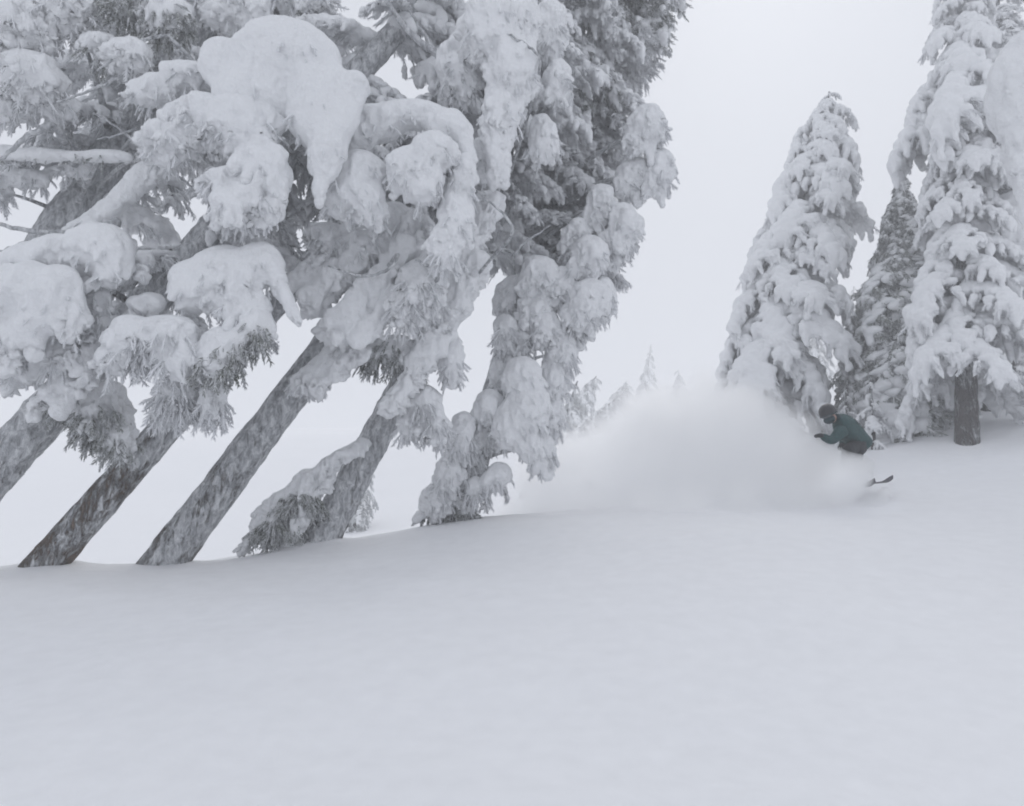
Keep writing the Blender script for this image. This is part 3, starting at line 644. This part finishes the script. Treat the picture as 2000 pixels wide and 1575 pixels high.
def build_skier():
    TEAL = plain('teal_jacket_fabric', (.009, .054, .056), .75); TEAL2 = plain('dark_teal_fabric', (.01, .035, .045), .8)
    CHAR = plain('charcoal_trousers', (.014, .016, .02), .8); BLK = plain('black_helmet_shell', (.012, .012, .016), .4)
    LENS = plain('smoky_goggle_lens', (.12, .12, .13), .15); SKIN = plain('skin_tone', (.4, .25, .2), .6); GLV = plain('black_glove', (.02, .022, .026), .7)
    base = V(1655, 950, 10.4); e = link('person', None, None, base)
    tag(e, 'skier in dark teal jacket and black helmet crouched low in flying powder', 'person')
    J = lambda *a: V(*a)-base
    pel, wai, che, nek, hed = J(1680, 864, 10.5), J(1669, 843, 10.42), J(1650, 831, 10.25), J(1632, 822, 10.18), J(1618, 809, 10.1)
    sn, sf = J(1640, 846, 10.02), J(1645, 818, 10.5); en, hn = J(1624, 862, 9.95), J(1605, 852, 9.85)
    ef, hf = J(1652, 846, 10.75), J(1645, 868, 10.6)
    pn, pf = J(1672, 872, 10.38), J(1684, 866, 10.64); kn, kf = J(1655, 881, 10.0), J(1674, 884, 10.2); an, af = J(1650, 938, 10.3), J(1672, 930, 10.62)
    tn, tf = an+Vector((.07, -.17, -.08)), af+Vector((.07, -.17, -.08))
    vs = [pel, wai, che, nek, hed, sn, en, hn, sf, ef, hf, pn, kn, an, tn, pf, kf, af, tf]
    ed = [(0, 1), (1, 2), (2, 3), (3, 4), (2, 5), (5, 6), (6, 7), (2, 8), (8, 9), (9, 10), (0, 11), (11, 12), (12, 13), (13, 14), (0, 15), (15, 16), (16, 17), (17, 18)]
    rd = [.11, .10, .11, .05, .085, .03, .03, .025, .03, .03, .025, .07, .05, .035, .03, .07, .05, .035, .03]
    skin('body', vs, ed, rd, SKIN, e)
    hem = pel+(pel-wai)*.6
    nape = nek+(hed-nek)*.25
    skin('jacket', [hem, pel, wai, che, nape, sn, en, hn.lerp(en, -.05), sf, ef, hf.lerp(ef, -.05), sn.lerp(en, .5), sf.lerp(ef, .5)],
         [(0, 1), (1, 2), (2, 3), (3, 4), (3, 5), (5, 11), (11, 6), (6, 7), (3, 8), (8, 12), (12, 9), (9, 10)],
         [.19, .19, .175, .19, .09, .095, .075, .055, .095, .075, .055, .085, .085], TEAL, e, root=2)
    # hood folded behind the neck
    skin('hood', [nape+Vector((.05, .06, .03)), nape+Vector((.08, .02, .0)), nape+Vector((.06, -.1, -.03)), nape+Vector((.09, .14, -.03))], [(0, 1), (1, 2), (0, 3)], [.07, .08, .05, .05], TEAL2, e)
    skin('trousers', [pel, pn, kn, an, pf, kf, af, pn.lerp(kn, .5), pf.lerp(kf, .5)], [(0, 1), (1, 7), (7, 2), (2, 3), (0, 4), (4, 8), (8, 5), (5, 6)],
         [.15, .125, .095, .085, .125, .095, .085, .115, .115], CHAR, e)
    for a, t in ((an, tn), (af, tf)):
        skin('boot', [a+Vector((0, 0, .12)), a, a.lerp(t, .5)+Vector((0, 0, -.05)), t+Vector((0, 0, -.03))], [(0, 1), (1, 2), (2, 3)], [.075, .075, .06, .055], BLK, e, sub=1)
    # helmet, goggles
    def ell(name, c, r, m, rot=None, zcut=None):
        bm = bmesh.new(); bmesh.ops.create_uvsphere(bm, u_segments=24, v_segments=16, radius=1)
        if zcut is not None:
            bmesh.ops.bisect_plane(bm, geom=bm.verts[:]+bm.edges[:]+bm.faces[:], plane_co=(0, 0, zcut), plane_no=(0, 0, -1), clear_outer=True)
        Mx = Matrix.Translation(c) @ (rot or Matrix()) @ Matrix.Diagonal((*r, 1)); bm.transform(Mx)
        me = bpy.data.meshes.new(name); bm.to_mesh(me); bm.free(); me.materials.append(m); me.polygons.foreach_set('use_smooth', [True]*len(me.polygons))
        return link(name, me, e)
    fwd = Vector((-.72, -.62, -.32)).normalized(); upv = Vector((-.35, -.1, 1)); rt = fwd.cross(upv).normalized(); upv = rt.cross(fwd)
    R = Matrix((rt, fwd, upv)).transposed().to_4x4()
    ell('helmet', hed+upv*.025, (.128, .155, .14), BLK, R, -.35)
    ell('goggles', hed+fwd*.085-upv*.012, (.088, .06, .046), LENS, R)
    ell('goggle_strap', hed-upv*.012+fwd*-.005, (.134, .16, .022), TEAL2, R)
    ell('face_mask', hed+fwd*.05-upv*.085, (.088, .09, .066), TEAL2, R)
    # gloves: palm and five bent fingers
    for h, el in ((hn, en), (hf, ef)):
        d = (h-el).normalized(); s = d.cross(Vector((0, 0, 1))).normalized(); u = s.cross(d)
        vs = [h-d*.03, h+d*.04]; ed = [(0, 1)]; rd = [.036, .038]
        for k in range(4):
            o_ = s*(.03*(k-1.5)); L = (.035, .042, .04, .03)[k]; i = len(vs)
            vs += [h+d*.05+o_, h+d*(.06+L)+o_-u*.01, h+d*(.055+L*1.5)+o_-u*.045]; ed += [(1, i), (i, i+1), (i+1, i+2)]; rd += [.014, .0125, .011]
        i = len(vs); vs += [h+s*.05+d*.02-u*.01, h+s*.07+d*.06-u*.03]; ed += [(1, i), (i, i+1)]; rd += [.015, .013]
        skin('glove', vs, ed, rd, GLV, e, sub=1)
    # the two skis, tips out of the snow
    SK = plain('dark_ski_top', (.05, .045, .06), .4); TP = plain('ski_edge_metal', (.35, .35, .37), .3, .8)
    for k, (tip, foot, lab) in enumerate(((V(1710, 947, 9.75), tn, 'ski with its dark tip out of the powder, the one nearer the skier body'),
                                          (V(1745, 941, 9.95), tf, 'ski with its tip out of the powder, furthest right of the pair'))):
        boot = base+foot+Vector((0, 0, -.08)); d = tip-boot; L = d.length; tail = boot-d.normalized()*.75
        f = (tip-tail); Lt = f.length; f.normalize(); s = f.cross(Vector((0, 0, 1))).normalized(); u = s.cross(f)
        bm = bmesh.new(); n = 24; rows = []
        for i in range(n+1):
            t = i/n; w = .055*(1-.28*math.sin(math.pi*min(1, t/.9)))*(1 if t < .93 else max(.15, math.sqrt(max(0, 1-((t-.93)/.07)**2))))
            up = .11*max(0, (t-.84)/.16)**2 + .03*max(0, (.08-t)/.08)**2
            c = f*(Lt*t)+u*(up*.75); rows.append([bm.verts.new(c+s*a*w+u*b) for a, b in ((-1, 0), (1, 0), (1, .014), (-1, .014))])
        for i in range(n):
            for j in range(4): bm.faces.new((rows[i][j], rows[i][(j+1) % 4], rows[i+1][(j+1) % 4], rows[i+1][j]))
        bm.faces.new(rows[0][::-1]); bm.faces.new(rows[-1]); bmesh.ops.recalc_face_normals(bm, faces=bm.faces[:])
        me = bpy.data.meshes.new('ski'); bm.to_mesh(me); bm.free(); me.materials.append(SK)
        o = link('ski', me, None, tail); tag(o, lab, 'ski')
        bm = bmesh.new(); bmesh.ops.create_cube(bm, size=1, matrix=Matrix.Translation((boot-tail)+u*.03) @ Matrix((s, f, u)).transposed().to_4x4() @ Matrix.Diagonal((.08, .3, .05, 1)))
        bmesh.ops.bevel(bm, geom=bm.edges[:], offset=.012, segments=2, affect='EDGES')
        me = bpy.data.meshes.new('binding'); bm.to_mesh(me); bm.free(); me.materials.append(TP); link('binding', me, o)
build_skier()

# ------------------------------------------------------------------ powder thrown up by the skis
PUFFS = [(1030,1000,11.4,85),(1095,965,11.6,105),(1170,925,11.9,130),(1270,880,12.3,150),(1380,850,12.5,150),(1465,860,12.2,125),(1400,960,11.7,130),(1270,980,11.6,125),(1150,1005,11.3,80),
         (1545,890,11.5,100),(1600,915,10.9,75),(1560,955,10.6,85),(1500,960,11.2,95),(1632,950,9.7,58,3.),(1672,922,9.65,36,6.),(1645,918,9.65,36,5.),(1692,915,9.7,22,3.),(1300,850,12.3,115),(1440,830,12.4,95),(1726,965,9.55,17,7.),(1645,935,9.4,54,3.),(1080,1018,10.3,62,1.),(1170,1015,10.2,66,1.),(1260,1008,10.1,70,1.),(1350,1002,10.,72,1.),(1450,992,10.,72,1.),(1550,980,9.9,60,1.),(1080,930,11.6,90),(1610,905,9.7,40,2.),(1600,950,9.8,60,2.),(1700,975,9.6,30,1.)]
def build_powder():
    pf = [(P(*g[:3]), g[3]/F*g[2], g[4] if len(g) > 4 else 1.) for g in PUFFS]
    me = sdf_mesh('powder_cloud', [(c, (r*1.03,)*3) for c, r, w in pf], [], .1, .1, None, 0, (.0001, 1.), (0, 1.))
    m = bpy.data.materials.new('airborne_powder'); m.use_nodes = True; N = m.node_tree.nodes; L = m.node_tree.links
    N.remove(N['Principled BSDF']); out = N['Material Output']
    vol = N.new('ShaderNodeVolumePrincipled'); vol.inputs['Color'].default_value = (.999, .9995, 1, 1); vol.inputs['Anisotropy'].default_value = .65
    tc = N.new('ShaderNodeTexCoord')
    nz = noise(N, L, 1.1, 4, .6, tc.outputs['Object'])
    sb = N.new('ShaderNodeVectorMath'); sb.operation = 'SUBTRACT'; sb.inputs[1].default_value = (.5, .5, .5); L.new(nz.outputs[1], sb.inputs[0])
    sl = N.new('ShaderNodeVectorMath'); sl.operation = 'SCALE'; sl.inputs['Scale'].default_value = .7; L.new(sb.outputs[0], sl.inputs[0])
    wp = N.new('ShaderNodeVectorMath'); wp.operation = 'ADD'; L.new(tc.outputs['Object'], wp.inputs[0]); L.new(sl.outputs[0], wp.inputs[1])
    acc = None
    for c, r, w in pf:
        d = N.new('ShaderNodeVectorMath'); d.operation = 'DISTANCE'; d.inputs[1].default_value = tuple(c); L.new(wp.outputs[0], d.inputs[0])
        mr = N.new('ShaderNodeMapRange'); mr.interpolation_type = 'SMOOTHSTEP'; L.new(d.outputs['Value'], mr.inputs[0])
        mr.inputs[1].default_value = r; mr.inputs[2].default_value = r*.35; mr.inputs[3].default_value = 0; mr.inputs[4].default_value = w
        if acc is None: acc = mr.outputs[0]
        else:
            a = N.new('ShaderNodeMath'); a.operation = 'ADD'; L.new(acc, a.inputs[0]); L.new(mr.outputs[0], a.inputs[1]); acc = a.outputs[0]
    den = N.new('ShaderNodeMath'); den.operation = 'MULTIPLY'; den.inputs[1].default_value = POWDER
    n2 = noise(N, L, 2.2, 5, .65, tc.outputs['Object'], .6); mr = N.new('ShaderNodeMapRange'); mr.inputs[1].default_value = .36; mr.inputs[2].default_value = .62; mr.inputs[3].default_value = .3; mr.inputs[4].default_value = 1.5
    L.new(n2.outputs[0], mr.inputs[0]); mu = N.new('ShaderNodeMath'); mu.operation = 'MULTIPLY'; L.new(acc, mu.inputs[0]); L.new(mr.outputs[0], mu.inputs[1]); L.new(mu.outputs[0], den.inputs[0])
    L.new(den.outputs[0], vol.inputs['Density']); L.new(vol.outputs[0], out.inputs['Volume'])
    me.materials.append(m)
    o = link('powder_cloud', me); tag(o, 'cloud of fine powder snow billowing behind the skier', kind='stuff')
POWDER = 2.3
build_powder()
def build_haze():
    bm = bmesh.new(); bmesh.ops.create_cube(bm, size=1)
    me = bpy.data.meshes.new('haze'); z0 = gv[:, 2].min()-1; zt = HZ_TOP
    bm.transform(Matrix.Translation((0, 7, (z0+zt)/2)) @ Matrix.Diagonal((238, 226, zt-z0, 1))); bm.to_mesh(me); bm.free()
    m = bpy.data.materials.new('mist'); m.use_nodes = True; N = m.node_tree.nodes; L = m.node_tree.links; N.remove(N['Principled BSDF'])
    v = N.new('ShaderNodeVolumePrincipled'); v.inputs['Color'].default_value = (.99, .993, 1, 1); v.inputs['Density'].default_value = HAZE; v.inputs['Anisotropy'].default_value = .3
    L.new(v.outputs[0], N['Material Output'].inputs['Volume']); me.materials.append(m)
    o = link('haze', me); tag(o, 'pale mist filling the air over the slope', kind='stuff')
HZ_TOP = max(gv[:, 2].max(), 17.)+1
build_haze()
print('done', round(time.time()-T0, 1), len(bpy.data.objects), sum(len(m.polygons) for m in bpy.data.meshes)*2)
